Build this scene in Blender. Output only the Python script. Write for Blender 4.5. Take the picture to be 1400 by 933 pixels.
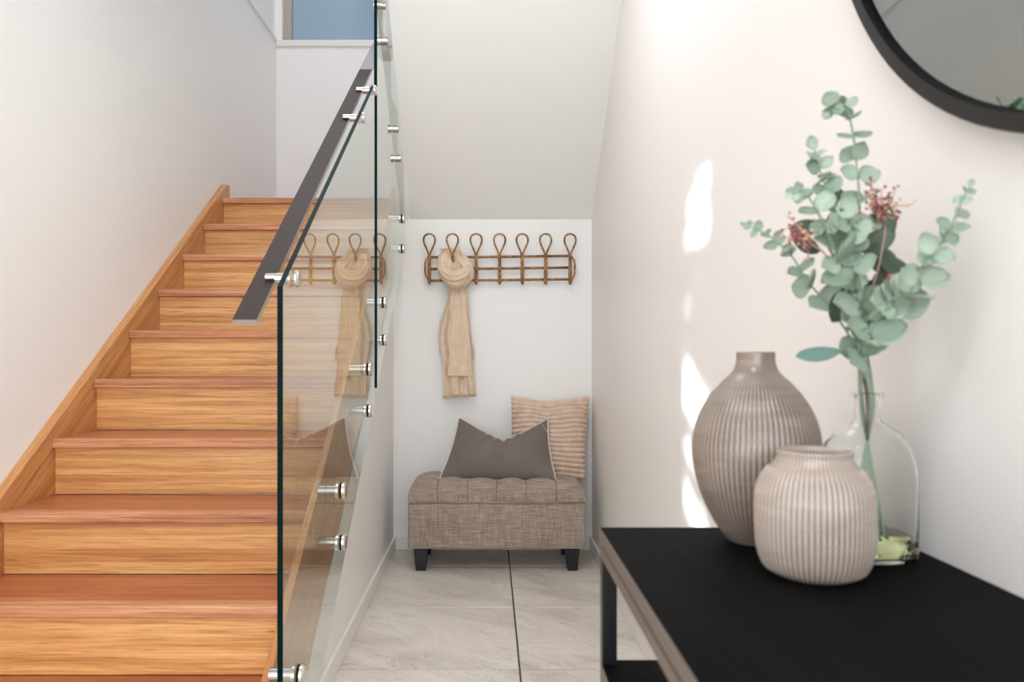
import bpy, bmesh, math, random
from mathutils import Vector, Matrix
random.seed(7)
for o in list(bpy.data.objects):
    bpy.data.objects.remove(o)
SC = bpy.context.scene
COL = SC.collection
PI = math.pi
F = 1071.0; VX = 669.0; VY = 483.0; EYE = 1.0
def P(px, py, Y):
    """point of the place that lies at depth Y (metres) in direction of the pixel"""
    return Vector(((px - VX) / F * Y, Y, EYE + (VY - py) / F * Y))

# ------------------------------------------------------------------ camera
cd = bpy.data.cameras.new('camera'); cam = bpy.data.objects.new('camera', cd); COL.objects.link(cam)
cam.location = (0, 0, EYE); cam.rotation_euler = (PI / 2, 0, 0)
cd.sensor_width = 36; cd.lens = F / 1400 * 36
cd.shift_x = (700 - VX) / 1400; cd.shift_y = (VY - 466.5) / 1400
cd.clip_start = 0.02
cd.dof.use_dof = True; cd.dof.focus_distance = 3.4; cd.dof.aperture_fstop = 5.6
SC.camera = cam
# ------------------------------------------------------------------ world
w = bpy.data.worlds.new('world'); SC.world = w; w.use_nodes = True
bg = w.node_tree.nodes['Background']
bg.inputs['Color'].default_value = (0.36, 0.45, 0.57, 1); bg.inputs['Strength'].default_value = 0.85
# ------------------------------------------------------------------ sun
def light(name, kind, loc, rot, energy, color=(1, 1, 1), size=None):
    d = bpy.data.lights.new(name, kind); o = bpy.data.objects.new(name, d); COL.objects.link(o)
    o.location = loc; o.rotation_euler = rot; d.energy = energy; d.color = color
    if size:
        d.shape = 'RECTANGLE'; d.size, d.size_y = size
    return o
SUN = Vector((1, 0.9, -0.35)).normalized()
s = light('sun', 'SUN', (-4, -3, 4), (0, 0, 0), 20.0, (1.0, 0.97, 0.94))
s.rotation_euler = (-SUN).to_track_quat('Z', 'Y').to_euler(); s.data.angle = math.radians(1.2)
# unseen fill lamps added to brighten the entrance, stairwell, foyer and hall
light('entrance_fill', 'AREA', (-0.45, -2.62, 1.35), (PI / 2, 0, 0), 66, (0.88, 0.955, 1.045), (1.7, 2.2))  # added fill from behind the camera
light('stairwell_fill', 'AREA', (-0.9, 3.4, 5.38), (0, 0, 0), 35, (0.88, 0.955, 1.06), (0.8, 2.0))  # added fill from above, the roof has no opening here
light('foyer_fill', 'AREA', (-0.4, -0.2, 2.68), (0, 0, 0), 13, (0.92, 0.965, 1.02), (0.5, 0.5))  # added fill under the foyer ceiling, no fitting
light('hall_fill', 'AREA', (-0.12, 2.1, 2.69), (0, 0, 0), 14, (0.92, 0.965, 1.02), (0.5, 0.8))  # added fill to lift the hall floor and niche, no fitting
SC.view_settings.view_transform = 'Standard'; SC.view_settings.look = 'None'
SC.view_settings.gamma = 1; SC.view_settings.use_curve_mapping = False
SC.view_settings.exposure = -0.06
SC.cycles.max_bounces = 14; SC.cycles.diffuse_bounces = 7; SC.cycles.glossy_bounces = 8
SC.cycles.transmission_bounces = 12; SC.cycles.transparent_max_bounces = 16
SC.cycles.sample_clamp_indirect = 4

# ------------------------------------------------------------------ materials
MATS = {}
def newmat(name):
    m = bpy.data.materials.new(name); m.use_nodes = True
    MATS[name] = m
    return m, m.node_tree.nodes, m.node_tree.links, m.node_tree.nodes['Principled BSDF']
def rgb(r, g, b):
    f = lambda c: ((c / 255 + 0.055) / 1.055) ** 2.4 if c > 10 else c / 255 / 12.92
    return (f(r), f(g), f(b), 1)
def plain(name, col, rough=0.5, metal=0.0, **kw):
    m, n, l, b = newmat(name)
    b.inputs['Base Color'].default_value = col; b.inputs['Roughness'].default_value = rough
    b.inputs['Metallic'].default_value = metal
    for k, v in kw.items():
        b.inputs[k.replace('_', ' ')].default_value = v
    return m
def ramp(n, l, src, stops):
    r = n.new('ShaderNodeValToRGB'); l.new(src, r.inputs[0])
    e = r.color_ramp.elements
    while len(e) < len(stops): e.new(0.5)
    for x, (p, c) in zip(e, stops):
        x.position = p; x.color = c
    return r.outputs[0]
def coords(n, l, scale=(1, 1, 1), rot=(0, 0, 0), rnd=0.0):
    t = n.new('ShaderNodeTexCoord'); v = t.outputs['Object']
    if rnd:
        oi = n.new('ShaderNodeObjectInfo'); mu = n.new('ShaderNodeVectorMath'); mu.operation = 'SCALE'
        cb = n.new('ShaderNodeCombineXYZ')
        for i in range(3): l.new(oi.outputs['Random'], cb.inputs[i])
        l.new(cb.outputs[0], mu.inputs[0]); mu.inputs['Scale'].default_value = rnd
        ad = n.new('ShaderNodeVectorMath'); l.new(v, ad.inputs[0]); l.new(mu.outputs[0], ad.inputs[1]); v = ad.outputs[0]
    # rotate first, scale afterwards
    m1 = n.new('ShaderNodeMapping'); m1.inputs['Rotation'].default_value = rot; l.new(v, m1.inputs[0])
    m2 = n.new('ShaderNodeMapping'); m2.inputs['Scale'].default_value = scale; l.new(m1.outputs[0], m2.inputs[0])
    return m2.outputs[0]
def noise(n, l, vec, scale, detail=4, rough=0.5, dist=0.0):
    t = n.new('ShaderNodeTexNoise'); l.new(vec, t.inputs['Vector'])
    t.inputs['Scale'].default_value = scale; t.inputs['Detail'].default_value = detail
    t.inputs['Roughness'].default_value = rough; t.inputs['Distortion'].default_value = dist
    return t.outputs['Fac']
def mixc(n, l, fac, a, b, mode='MIX'):
    m = n.new('ShaderNodeMix'); m.data_type = 'RGBA'; m.blend_type = mode
    for i, v in ((0, fac), (6, a), (7, b)):
        if hasattr(v, 'links'): l.new(v, m.inputs[i])
        else: m.inputs[i].default_value = v
    return m.outputs[2]
def bump(n, l, b, h, strength=0.2, dist=0.002):
    k = n.new('ShaderNodeBump'); k.inputs['Strength'].default_value = strength; k.inputs['Distance'].default_value = dist
    l.new(h, k.inputs['Height']); l.new(k.outputs[0], b.inputs['Normal'])

def wall_mat(name, col):
    m, n, l, b = newmat(name)
    f = noise(n, l, coords(n, l), 1.3, 3)
    c = mixc(n, l, f, col, tuple(x * 0.97 for x in col[:3]) + (1,)); l.new(c, b.inputs['Base Color'])
    b.inputs['Roughness'].default_value = 0.42
    b.inputs['Specular IOR Level'].default_value = 0.35
    bump(n, l, b, noise(n, l, coords(n, l), 260, 2), 0.05, 0.001)
    return m
M_WALL = wall_mat('wall_paint', rgb(240, 238, 235))
M_WARM = wall_mat('warm_wall_paint', rgb(240, 236, 233))
M_CEIL = wall_mat('ceiling_paint', rgb(243, 242, 240))
M_TRIM = plain('gloss_trim_paint', rgb(232, 228, 224), 0.25)

def wood_mat(name, c1, c2, c3, rot=(0, 0, 0), rough=0.32, axis=0):
    m, n, l, b = newmat(name)
    sc = [30, 30, 30]; sc[axis] = 0.8
    v = coords(n, l, tuple(sc), rot, 9.0)
    g = noise(n, l, v, 1.6, 6, 0.62, 0.6)
    col = ramp(n, l, g, [(0.34, c1), (0.5, c2), (0.66, c3)])
    sc2 = [260, 260, 260]; sc2[axis] = 7
    g2 = noise(n, l, coords(n, l, tuple(sc2), rot, 5.0), 1.0, 4, 0.75)
    dk = ramp(n, l, g2, [(0.36, (0.5, 0.38, 0.3, 1)), (0.52, (1, 1, 1, 1))])
    col = mixc(n, l, 0.6, col, dk, 'MULTIPLY')
    # broad tone change from board to board
    oi = n.new('ShaderNodeObjectInfo')
    tn = ramp(n, l, oi.outputs['Random'], [(0.0, (1.0, 0.93, 0.88, 1)), (0.5, (1, 1, 1, 1)), (1.0, (0.88, 0.84, 0.82, 1))])
    col = mixc(n, l, 1.0, col, tn, 'MULTIPLY')
    # dark gum veins, short
    sc3 = [120, 120, 120]; sc3[axis] = 4.5
    g3 = noise(n, l, coords(n, l, tuple(sc3), rot, 3.0), 0.8, 1, 0.4)
    vn = ramp(n, l, g3, [(0.2, (0.2, 0.1, 0.05, 1)), (0.27, (1, 1, 1, 1))])
    col = mixc(n, l, 0.75, col, vn, 'MULTIPLY')
    l.new(col, b.inputs['Base Color']); b.inputs['Roughness'].default_value = rough
    bump(n, l, b, g2, 0.12, 0.0006)
    return m
M_RISER = wood_mat('riser_timber', rgb(190, 128, 74), rgb(220, 164, 102), rgb(236, 190, 128))
M_TREAD = wood_mat('tread_timber', rgb(158, 88, 54), rgb(180, 108, 70), rgb(196, 128, 88), rough=0.3)
M_NOSE = wood_mat('nosing_timber', rgb(170, 104, 68), rgb(204, 142, 102), rgb(226, 178, 138), rough=0.3)
SL = math.atan2(0.1814, 0.2664)
M_STRG = wood_mat('stringer_timber', rgb(180, 118, 66), rgb(200, 140, 84), rgb(214, 160, 104), rot=(-SL, 0, 0), axis=1)

def tile_mat():
    m, n, l, b = newmat('stone_tile')
    v = coords(n, l, (1.0, 2.6, 1.0), (0, 0, math.radians(35)), 20.0)
    a = noise(n, l, v, 1.7, 7, 0.62, 1.2)
    c = ramp(n, l, a, [(0.25, rgb(182, 172, 162)), (0.45, rgb(208, 200, 190)), (0.6, rgb(220, 213, 204)), (0.78, rgb(200, 190, 180))])
    v2 = coords(n, l, (1.0, 4.5, 1.0), (0, 0, math.radians(38)), 13.0)
    a2 = noise(n, l, v2, 2.4, 8, 0.6, 1.6)
    vein = ramp(n, l, a2, [(0.46, (1, 1, 1, 1)), (0.492, (1.16, 1.15, 1.14, 1)), (0.505, (0.74, 0.71, 0.68, 1)), (0.53, (1, 1, 1, 1))])
    c = mixc(n, l, 0.8, c, vein, 'MULTIPLY')
    l.new(c, b.inputs['Base Color']); b.inputs['Roughness'].default_value = 0.3
    b.inputs['Specular IOR Level'].default_value = 0.4
    return m
M_TILE = tile_mat()
M_GROUT = plain('grout', rgb(84, 72, 62), 0.9)
M_STEEL = plain('polished_steel', (0.72, 0.70, 0.68, 1), 0.13, 1.0)
M_STEELR = plain('satin_steel', (0.50, 0.47, 0.45, 1), 0.2, 1.0)
M_GEDGE = plain('glass_cut_edge', (0.001, 0.012, 0.012, 1), 0.3, 0, Specular_IOR_Level=0.04)
M_RAIL_REFL = plain('dark_reflection_face', (0.052, 0.041, 0.036, 1), 0.45, 0.0, Specular_IOR_Level=0.06)  # dark reflection in the steel rail top, put into its colour
M_RUBBER = plain('black_gasket', (0.006, 0.006, 0.006, 1), 0.7, 0, Specular_IOR_Level=0.05)
M_ALU = plain('window_frame_paint', rgb(178, 166, 156), 0.35)

def sheet_glass(name, tint, gain=2.0):
    m, n, l, b = newmat(name); n.remove(b); out = n['Material Output']
    tr = n.new('ShaderNodeBsdfTransparent'); tr.inputs[0].default_value = tint
    gl = n.new('ShaderNodeBsdfGlossy'); gl.inputs['Roughness'].default_value = 0.0
    gl.inputs['Color'].default_value = (0.93, 0.97, 0.94, 1)
    fr = n.new('ShaderNodeFresnel'); fr.inputs[0].default_value = 1.5
    # two surfaces of one pane: 2R/(1+R)
    a = n.new('ShaderNodeMath'); a.operation = 'MULTIPLY'; l.new(fr.outputs[0], a.inputs[0]); a.inputs[1].default_value = gain
    c = n.new('ShaderNodeMath'); c.operation = 'ADD'; l.new(fr.outputs[0], c.inputs[0]); c.inputs[1].default_value = 1
    d = n.new('ShaderNodeMath'); d.operation = 'DIVIDE'; l.new(a.outputs[0], d.inputs[0]); l.new(c.outputs[0], d.inputs[1])
    g = n.new('ShaderNodeNewGeometry')
    inv = n.new('ShaderNodeMath'); inv.operation = 'SUBTRACT'; inv.inputs[0].default_value = 1; l.new(g.outputs['Backfacing'], inv.inputs[1])
    e = n.new('ShaderNodeMath'); e.operation = 'MULTIPLY'; l.new(d.outputs[0], e.inputs[0]); l.new(inv.outputs[0], e.inputs[1])
    mx = n.new('ShaderNodeMixShader'); l.new(e.outputs[0], mx.inputs[0]); l.new(tr.outputs[0], mx.inputs[1]); l.new(gl.outputs[0], mx.inputs[2])
    l.new(mx.outputs[0], out.inputs['Surface'])
    return m
M_GLASS = sheet_glass('balustrade_glass', (0.93, 0.97, 0.945, 1))
M_PANE = sheet_glass('window_glass', (0.9, 0.94, 0.97, 1))

def fabric_mat():
    m, n, l, b = newmat('linen_upholstery')
    a = noise(n, l, coords(n, l, (14, 14, 420)), 1.0, 3, 0.7)
    c = noise(n, l, coords(n, l, (420, 420, 14)), 1.0, 3, 0.7)
    mm = n.new('ShaderNodeMath'); mm.operation = 'ADD'; l.new(a, mm.inputs[0]); l.new(c, mm.inputs[1])
    hf = n.new('ShaderNodeMath'); hf.operation = 'MULTIPLY'; l.new(mm.outputs[0], hf.inputs[0]); hf.inputs[1].default_value = 0.5
    col = ramp(n, l, hf.outputs[0], [(0.36, rgb(112, 97, 84)), (0.5, rgb(150, 134, 120)), (0.64, rgb(190, 174, 160))])
    l.new(col, b.inputs['Base Color']); b.inputs['Roughness'].default_value = 0.9
    b.inputs['Sheen Weight'].default_value = 0.2
    bump(n, l, b, hf.outputs[0], 0.4, 0.002)
    return m
M_LINEN = fabric_mat()
def cloth_mat(name, c1, c2, scale=9, sheen=0.5, rough=0.85, fine=300, sheencol=(1, 1, 1, 1)):
    m, n, l, b = newmat(name)
    f = noise(n, l, coords(n, l), scale, 4, 0.6)
    l.new(mixc(n, l, ramp(n, l, f, [(0.35, (0, 0, 0, 1)), (0.65, (1, 1, 1, 1))]), c1, c2), b.inputs['Base Color'])
    b.inputs['Roughness'].default_value = rough; b.inputs['Sheen Weight'].default_value = sheen
    b.inputs['Sheen Roughness'].default_value = 0.35; b.inputs['Sheen Tint'].default_value = sheencol
    bump(n, l, b, noise(n, l, coords(n, l), fine, 2), 0.25, 0.001)
    return m
M_VELVET = cloth_mat('taupe_velvet', rgb(106, 97, 91), rgb(118, 108, 101), 6, 0.8)
M_PIPING = cloth_mat('cream_piping', rgb(205, 193, 178), rgb(215, 203, 188), 30, 0.1)
M_FUR = cloth_mat('ribbed_plush', rgb(204, 176, 154), rgb(222, 198, 178), 25, 0.4, fine=420)
M_SCARF = cloth_mat('linen_scarf', rgb(216, 192, 166), rgb(226, 204, 180), 20, 0.15, fine=500)
M_SEAM = plain('seam_thread', rgb(96, 82, 71), 0.9)
M_LEG = plain('black_lacquer', (0.006, 0.006, 0.007, 1), 0.3)

def rattan():
    m, n, l, b = newmat('rattan_cane')
    f = noise(n, l, coords(n, l, (1, 1, 1), rnd=4), 38, 4, 0.65)
    l.new(ramp(n, l, f, [(0.34, rgb(74, 46, 22)), (0.48, rgb(142, 102, 58)), (0.62, rgb(176, 134, 82))]), b.inputs['Base Color'])
    b.inputs['Roughness'].default_value = 0.4
    return m
M_RATTAN = rattan()
M_TIE = plain('cane_binding', rgb(196, 134, 74), 0.5)

def black_wood():
    m, n, l, b = newmat('black_stained_oak')
    g = noise(n, l, coords(n, l, (160, 4, 160)), 1.0, 4, 0.6)
    l.new(ramp(n, l, g, [(0.3, (0.0015, 0.0015, 0.0014, 1)), (0.7, (0.006, 0.0058, 0.0054, 1))]), b.inputs['Base Color'])
    b.inputs['Roughness'].default_value = 0.65; b.inputs['Specular IOR Level'].default_value = 0.04
    bump(n, l, b, g, 0.25, 0.0008)
    return m
M_BLACK = black_wood()
M_EDGE = plain('console_edge_sheen', rgb(100, 89, 82), 0.4)  # light reflected off the dark console edge, put into the colour
M_FRAME = plain('black_mirror_frame', (0.020, 0.018, 0.017, 1), 0.5, 0, Specular_IOR_Level=0.25)
M_MIRROR = plain('mirror_glass', (0.50, 0.52, 0.49, 1), 0.02, 1.0)

def vase_mat(name, ribs, c_lo, c_hi, c_band):
    m, n, l, b = newmat(name)
    t = n.new('ShaderNodeTexCoord'); sp = n.new('ShaderNodeSeparateXYZ'); l.new(t.outputs['Object'], sp.inputs[0])
    at = n.new('ShaderNodeMath'); at.operation = 'ARCTAN2'; l.new(sp.outputs['Y'], at.inputs[0]); l.new(sp.outputs['X'], at.inputs[1])
    mu = n.new('ShaderNodeMath'); mu.operation = 'MULTIPLY'; l.new(at.outputs[0], mu.inputs[0]); mu.inputs[1].default_value = ribs
    co = n.new('ShaderNodeMath'); co.operation = 'COSINE'; l.new(mu.outputs[0], co.inputs[0])
    h = n.new('ShaderNodeMath'); h.operation = 'MULTIPLY_ADD'; l.new(co.outputs[0], h.inputs[0]); h.inputs[1].default_value = 0.5; h.inputs[2].default_value = 0.5
    ns = noise(n, l, coords(n, l, (1, 1, 5)), 16, 5, 0.65)
    ad = n.new('ShaderNodeMath'); ad.operation = 'MULTIPLY_ADD'; l.new(ns, ad.inputs[0]); ad.inputs[1].default_value = 1.1; ad.inputs[2].default_value = -0.55
    sm = n.new('ShaderNodeMath'); sm.operation = 'ADD'; l.new(h.outputs[0], sm.inputs[0]); l.new(ad.outputs[0], sm.inputs[1])
    col = ramp(n, l, sm.outputs[0], [(0.12, c_lo), (0.78, c_hi)])
    hz = noise(n, l, coords(n, l, (2, 2, 90)), 1.5, 4, 0.7)
    col = mixc(n, l, ramp(n, l, hz, [(0.42, (0, 0, 0, 1)), (0.62, (0.55, 0.55, 0.55, 1))]), col, c_band)
    l.new(col, b.inputs['Base Color']); b.inputs['Roughness'].default_value = 0.24
    b.inputs['Coat Weight'].default_value = 0.4; b.inputs['Coat Roughness'].default_value = 0.1
    return m
M_VASE1 = vase_mat('taupe_ribbed_glaze', 72, rgb(98, 85, 76), rgb(158, 144, 132), rgb(122, 108, 97))
M_VASE2 = vase_mat('pale_ribbed_glaze', 66, rgb(124, 109, 98), rgb(192, 180, 168), rgb(158, 143, 131))
M_BOTTLE, _n, _l, _b = newmat('bottle_glass')
_b.inputs['Transmission Weight'].default_value = 1; _b.inputs['Roughness'].default_value = 0.0
_b.inputs['Base Color'].default_value = (0.97, 0.99, 0.978, 1); _b.inputs['IOR'].default_value = 1.25
M_WATER, _n, _l, _b = newmat('yellow_green_water')
_b.inputs['Transmission Weight'].default_value = 1; _b.inputs['Roughness'].default_value = 0.02
_b.inputs['Base Color'].default_value = (0.74, 0.82, 0.48, 1); _b.inputs['IOR'].default_value = 1.33
def leaf_mat(name, c1, c2, rough=0.6):
    m, n, l, b = newmat(name)
    f = noise(n, l, coords(n, l, rnd=6), 40, 3, 0.6)
    oi = n.new('ShaderNodeObjectInfo')
    c = mixc(n, l, f, c1, c2)
    tn = ramp(n, l, oi.outputs['Random'], [(0, (0.66, 0.72, 0.66, 1)), (1, (1.12, 1.1, 1.1, 1))])
    l.new(mixc(n, l, 1.0, c, tn, 'MULTIPLY'), b.inputs['Base Color'])
    b.inputs['Roughness'].default_value = rough
    b.inputs['Subsurface Weight'].default_value = 0.0
    return m
M_LEAF = leaf_mat('eucalyptus_leaf', rgb(134, 154, 134), rgb(184, 200, 184))
M_LEAFD = leaf_mat('olive_leaf', rgb(66, 86, 68), rgb(92, 112, 90), 0.45)
M_LEAFB = leaf_mat('blue_green_leaf', rgb(84, 116, 110), rgb(108, 138, 130), 0.5)
M_STEM = plain('green_stem', rgb(142, 166, 142), 0.6)
M_TWIG = plain('brown_twig', rgb(112, 84, 72), 0.6)
M_PINK = plain('pink_twig', rgb(196, 150, 140), 0.6)
M_BERRY = plain('burgundy_berry', rgb(130, 52, 66), 0.4)
M_BERRY2 = plain('pale_bud', rgb(222, 190, 150), 0.5)

# ------------------------------------------------------------------ mesh helpers
def link(name, bm, mat=None, parent=None, smooth=False, loc=None):
    me = bpy.data.meshes.new(name); bm.to_mesh(me); bm.free()
    for m in (mat if isinstance(mat, (list, tuple)) else [mat]):
        me.materials.append(m)
    if smooth:
        for p in me.polygons: p.use_smooth = True
    o = bpy.data.objects.new(name, me); COL.objects.link(o)
    if parent: o.parent = parent
    if loc is not None: o.location = loc
    return o
def tag(o, label=None, cat=None, group=None, kind=None):
    for k, v in (('label', label), ('category', cat), ('group', group), ('kind', kind)):
        if v: o[k] = v
    return o
def empty(name, loc, label, cat, group=None, rz=0):
    o = bpy.data.objects.new(name, None); COL.objects.link(o); o.location = loc; o.rotation_euler = (0, 0, rz)
    o.empty_display_size = 0.05
    return tag(o, label, cat, group)
def box(bm, x0, x1, y0, y1, z0, z1, bev=0.0, seg=2):
    vs = [bm.verts.new((x, y, z)) for x in (x0, x1) for y in (y0, y1) for z in (z0, z1)]
    fs = [bm.faces.new([vs[i] for i in q]) for q in ((0, 1, 3, 2), (4, 6, 7, 5), (0, 4, 5, 1), (2, 3, 7, 6), (0, 2, 6, 4), (1, 5, 7, 3))]
    if bev:
        ed = list({e for f in fs for e in f.edges})
        bmesh.ops.bevel(bm, geom=ed, offset=bev, segments=seg, profile=0.5, affect='EDGES')
    return vs
def boxo(name, x0, x1, y0, y1, z0, z1, mat, parent=None, bev=0.0, origin=None, seg=2):
    bm = bmesh.new(); ox, oy, oz = origin or (0, 0, 0)
    box(bm, x0 - ox, x1 - ox, y0 - oy, y1 - oy, z0 - oz, z1 - oz, bev, seg)
    bmesh.ops.recalc_face_normals(bm, faces=bm.faces)
    return link(name, bm, mat, parent)
def prism_x(bm, pts, x0, x1, bev=0.0, edge_index=0):
    """extrude a (y,z) outline between x0 and x1"""
    a = [bm.verts.new((x0, y, z)) for y, z in pts]; b = [bm.verts.new((x1, y, z)) for y, z in pts]
    n = len(pts); fs = []
    fs.append(bm.faces.new(a)); fs.append(bm.faces.new(b[::-1]))
    for i in range(n):
        f = bm.faces.new((a[i], b[i], b[(i + 1) % n], a[(i + 1) % n])); f.material_index = edge_index; fs.append(f)
    bmesh.ops.recalc_face_normals(bm, faces=fs)
    if bev:
        bmesh.ops.bevel(bm, geom=list({e for f in fs for e in f.edges}), offset=bev, segments=1, affect='EDGES')
def smooth_path(pts, n=6):
    pts = [Vector(p) for p in pts]; out = []
    for i in range(len(pts) - 1):
        p0 = pts[max(i - 1, 0)]; p1 = pts[i]; p2 = pts[i + 1]; p3 = pts[min(i + 2, len(pts) - 1)]
        for k in range(n):
            t = k / n
            out.append(0.5 * ((2 * p1) + (p2 - p0) * t + (2 * p0 - 5 * p1 + 4 * p2 - p3) * t * t + (3 * p1 - p0 - 3 * p2 + p3) * t ** 3))
    out.append(pts[-1]); return out
def tube(bm, pts, r, seg=8, closed=False, flat=None, up=None, ridges=0, ramp_=0.0, phase=0.0, cap=True):
    """swept round (or flattened: flat = depth/width) tube; r number or function of 0..1"""
    pts = [Vector(p) for p in pts]; n = len(pts); rings = []; prev = None
    for i, p in enumerate(pts):
        if closed: t = pts[(i + 1) % n] - pts[i - 1]
        else: t = pts[min(i + 1, n - 1)] - pts[max(i - 1, 0)]
        t = t.normalized() if t.length > 1e-9 else Vector((0, 0, 1))
        if up is not None: a = Vector(up)
        elif prev is not None: a = prev
        else: a = Vector((0, 0, 1)) if abs(t.z) < 0.9 else Vector((1, 0, 0))
        a = (a - t * a.dot(t)).normalized(); b = t.cross(a); prev = a
        rr = r(i / max(n - 1, 1)) if callable(r) else r
        ring = []
        for k in range(seg):
            th = 2 * PI * k / seg
            q = rr * (1 + (ramp_ * math.cos(ridges * th + phase + 3 * i / n) if ridges else 0))
            ring.append(bm.verts.new(p + a * (math.cos(th) * q * (flat or 1)) + b * (math.sin(th) * q)))
        rings.append(ring)
    m = n if closed else n - 1
    for i in range(m):
        A = rings[i]; B = rings[(i + 1) % n]
        for k in range(seg):
            bm.faces.new((A[k], A[(k + 1) % seg], B[(k + 1) % seg], B[k]))
    if not closed and cap:
        bm.faces.new(rings[0][::-1]); bm.faces.new(rings[-1])
def tubeo(name, pts, r, mat, parent=None, loc=None, **kw):
    bm = bmesh.new()
    if loc is not None: pts = [Vector(p) - Vector(loc) for p in pts]
    tube(bm, pts, r, **kw); return link(name, bm, mat, parent, True, loc)
def cyl(bm, p0, p1, r, seg=24, bev=0.0):
    p0 = Vector(p0); p1 = Vector(p1); L = (p1 - p0).length; d = (p1 - p0).normalized()
    prof = [(0, 0)] + ([(0, r - bev), (bev, r)] if bev else [(0, r)]) + ([(L - bev, r), (L, r - bev)] if bev else [(L, r)]) + [(L, 0)]
    a = Vector((0, 0, 1)) if abs(d.z) < 0.9 else Vector((1, 0, 0)); a = (a - d * a.dot(d)).normalized(); b = d.cross(a)
    rings = []
    for h, rr in prof:
        if rr == 0: rings.append([bm.verts.new(p0 + d * h)])
        else: rings.append([bm.verts.new(p0 + d * h + (a * math.cos(2 * PI * k / seg) + b * math.sin(2 * PI * k / seg)) * rr) for k in range(seg)])
    for A, B in zip(rings, rings[1:]):
        for k in range(seg):
            j = (k + 1) % seg
            if len(A) == 1: bm.faces.new((A[0], B[k], B[j]))
            elif len(B) == 1: bm.faces.new((A[k], B[0], A[j]))
            else: bm.faces.new((A[k], B[k], B[j], A[j]))
def cylo(name, p0, p1, r, mat, parent=None, seg=24, bev=0.0):
    bm = bmesh.new(); cyl(bm, p0, p1, r, seg, bev)
    bmesh.ops.recalc_face_normals(bm, faces=bm.faces)
    o = link(name, bm, mat, parent, True)
    o.data.set_sharp_from_angle(angle=math.radians(40)); return o
def lathe(bm, prof, seg=64, ribs=0, amp=0.0, ribz=None):
    rings = []
    for r, z in prof:
        if r <= 1e-6: rings.append([bm.verts.new((0, 0, z))]); continue
        wgt = ribz(z) if ribz else 1.0
        rings.append([bm.verts.new(((r + amp * wgt * math.cos(ribs * t)) * math.cos(t), (r + amp * wgt * math.cos(ribs * t)) * math.sin(t), z)) for t in (2 * PI * k / seg for k in range(seg))])
    for A, B in zip(rings, rings[1:]):
        for k in range(seg):
            j = (k + 1) % seg
            if len(A) == 1: bm.faces.new((A[0], B[k], B[j]))
            elif len(B) == 1: bm.faces.new((A[k], B[0], A[j]))
            else: bm.faces.new((A[k], B[k], B[j], A[j]))
    bmesh.ops.recalc_face_normals(bm, faces=bm.faces)
def dense(prof, n=6):
    return [(max(p.x, 0), p.y) for p in smooth_path([(r, z, 0) for r, z in prof], n)]

# ------------------------------------------------------------------ setting
XL = -1.43; XR = 0.5215; XH = -0.488; YB = 3.989; YF = 5.26; Y0 = -2.5; TOP = 5.4
XIN = -0.508           # inner face of hall-side stringer
RISE = 0.1814; GO = 0.2664; ZN0 = 4.10
def nose_z(y): return 1.8135 + (y - ZN0) * RISE / GO     # nosing line, absolute height
def struct(o): o['kind'] = 'structure'; return o

floor = struct(boxo('floor', XL, XR, Y0, 4.1, -0.12, -0.003, M_GROUT))
LX = [XL, -1.1037, -0.5037, 0.0963, XR]
LY = [Y0]
y = 3.680 - 0.602 * 10
while y < YB:
    if y > Y0 + 0.05: LY.append(y)
    y += 0.602
LY.append(YB)
g = 0.0030
for i in range(4):
    for j in range(len(LY) - 1):
        x0, x1, y0, y1 = LX[i] + g, LX[i + 1] - g, LY[j] + g, LY[j + 1] - g
        if i < 2 and y0 > 1.75: continue
        cx, cy = (x0 + x1) / 2, (y0 + y1) / 2
        bm = bmesh.new(); box(bm, x0 - cx, x1 - cx, y0 - cy, y1 - cy, -0.008, 0.0, 0.0012, 1)
        bmesh.ops.recalc_face_normals(bm, faces=bm.faces)
        link('floor_tile', bm, M_TILE, floor, loc=(cx, cy, 0))

struct(boxo('wall_right', XR, XR + 0.12, Y0, YF, 0, TOP, M_WARM))
# left wall with the narrow side window opening (in front of the stairs, beside the entrance)
WY0, WY1, WZ0, WZ1 = -0.02, 0.36, 1.0, 2.25
bm = bmesh.new()
box(bm, XL - 0.14, XL, Y0, WY0, 0, 3.087); box(bm, XL - 0.14, XL, WY1, YF, 0, 3.087)
box(bm, XL - 0.14, XL, WY0, WY1, 0, WZ0); box(bm, XL - 0.14, XL, WY0, WY1, WZ1, 3.087)
box(bm, XL - 0.17, XL - 0.012, Y0, YF, 3.087, TOP)
struct(link('wall_left', bm, M_WALL))
tr = struct(boxo('trim_1', XL - 0.031, XL + 0.008, 0.9, YF, 3.087, 3.105, M_TRIM, bev=0.003))
# far stair wall with its window opening
fx0, fz0, fx1, fz1 = -1.392, 1 + 2.10, -0.35, 4.55
bm = bmesh.new()
box(bm, XL - .03, XR, YF, YF + 0.14, 1.6, fz0); box(bm, XL - .03, XR, YF, YF + 0.14, fz1, TOP)
box(bm, XL - .03, fx0, YF, YF + 0.14, fz0, fz1); box(bm, fx1, XR, YF, YF + 0.14, fz0, fz1)
struct(link('wall_stairwell', bm, M_WARM))
win = struct(boxo('window_1', fx0, fx1, YF + 0.075, YF + 0.081, fz0, fz1, M_PANE))
boxo('window_frame', fx0, fx0 + 0.05, YF + 0.055, YF + 0.105, fz0, fz1, M_ALU, win, 0.003)
boxo('window_frame', fx1 - 0.05, fx1, YF + 0.055, YF + 0.105, fz0, fz1, M_ALU, win, 0.003)
boxo('window_frame', fx0 + .05, fx1 - .05, YF + 0.055, YF + 0.105, fz0, fz0 + 0.028, M_ALU, win, 0.003)
boxo('window_frame', fx0 + .05, fx1 - .05, YF + 0.055, YF + 0.105, fz1 - 0.04, fz1, M_ALU, win, 0.003)
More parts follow.
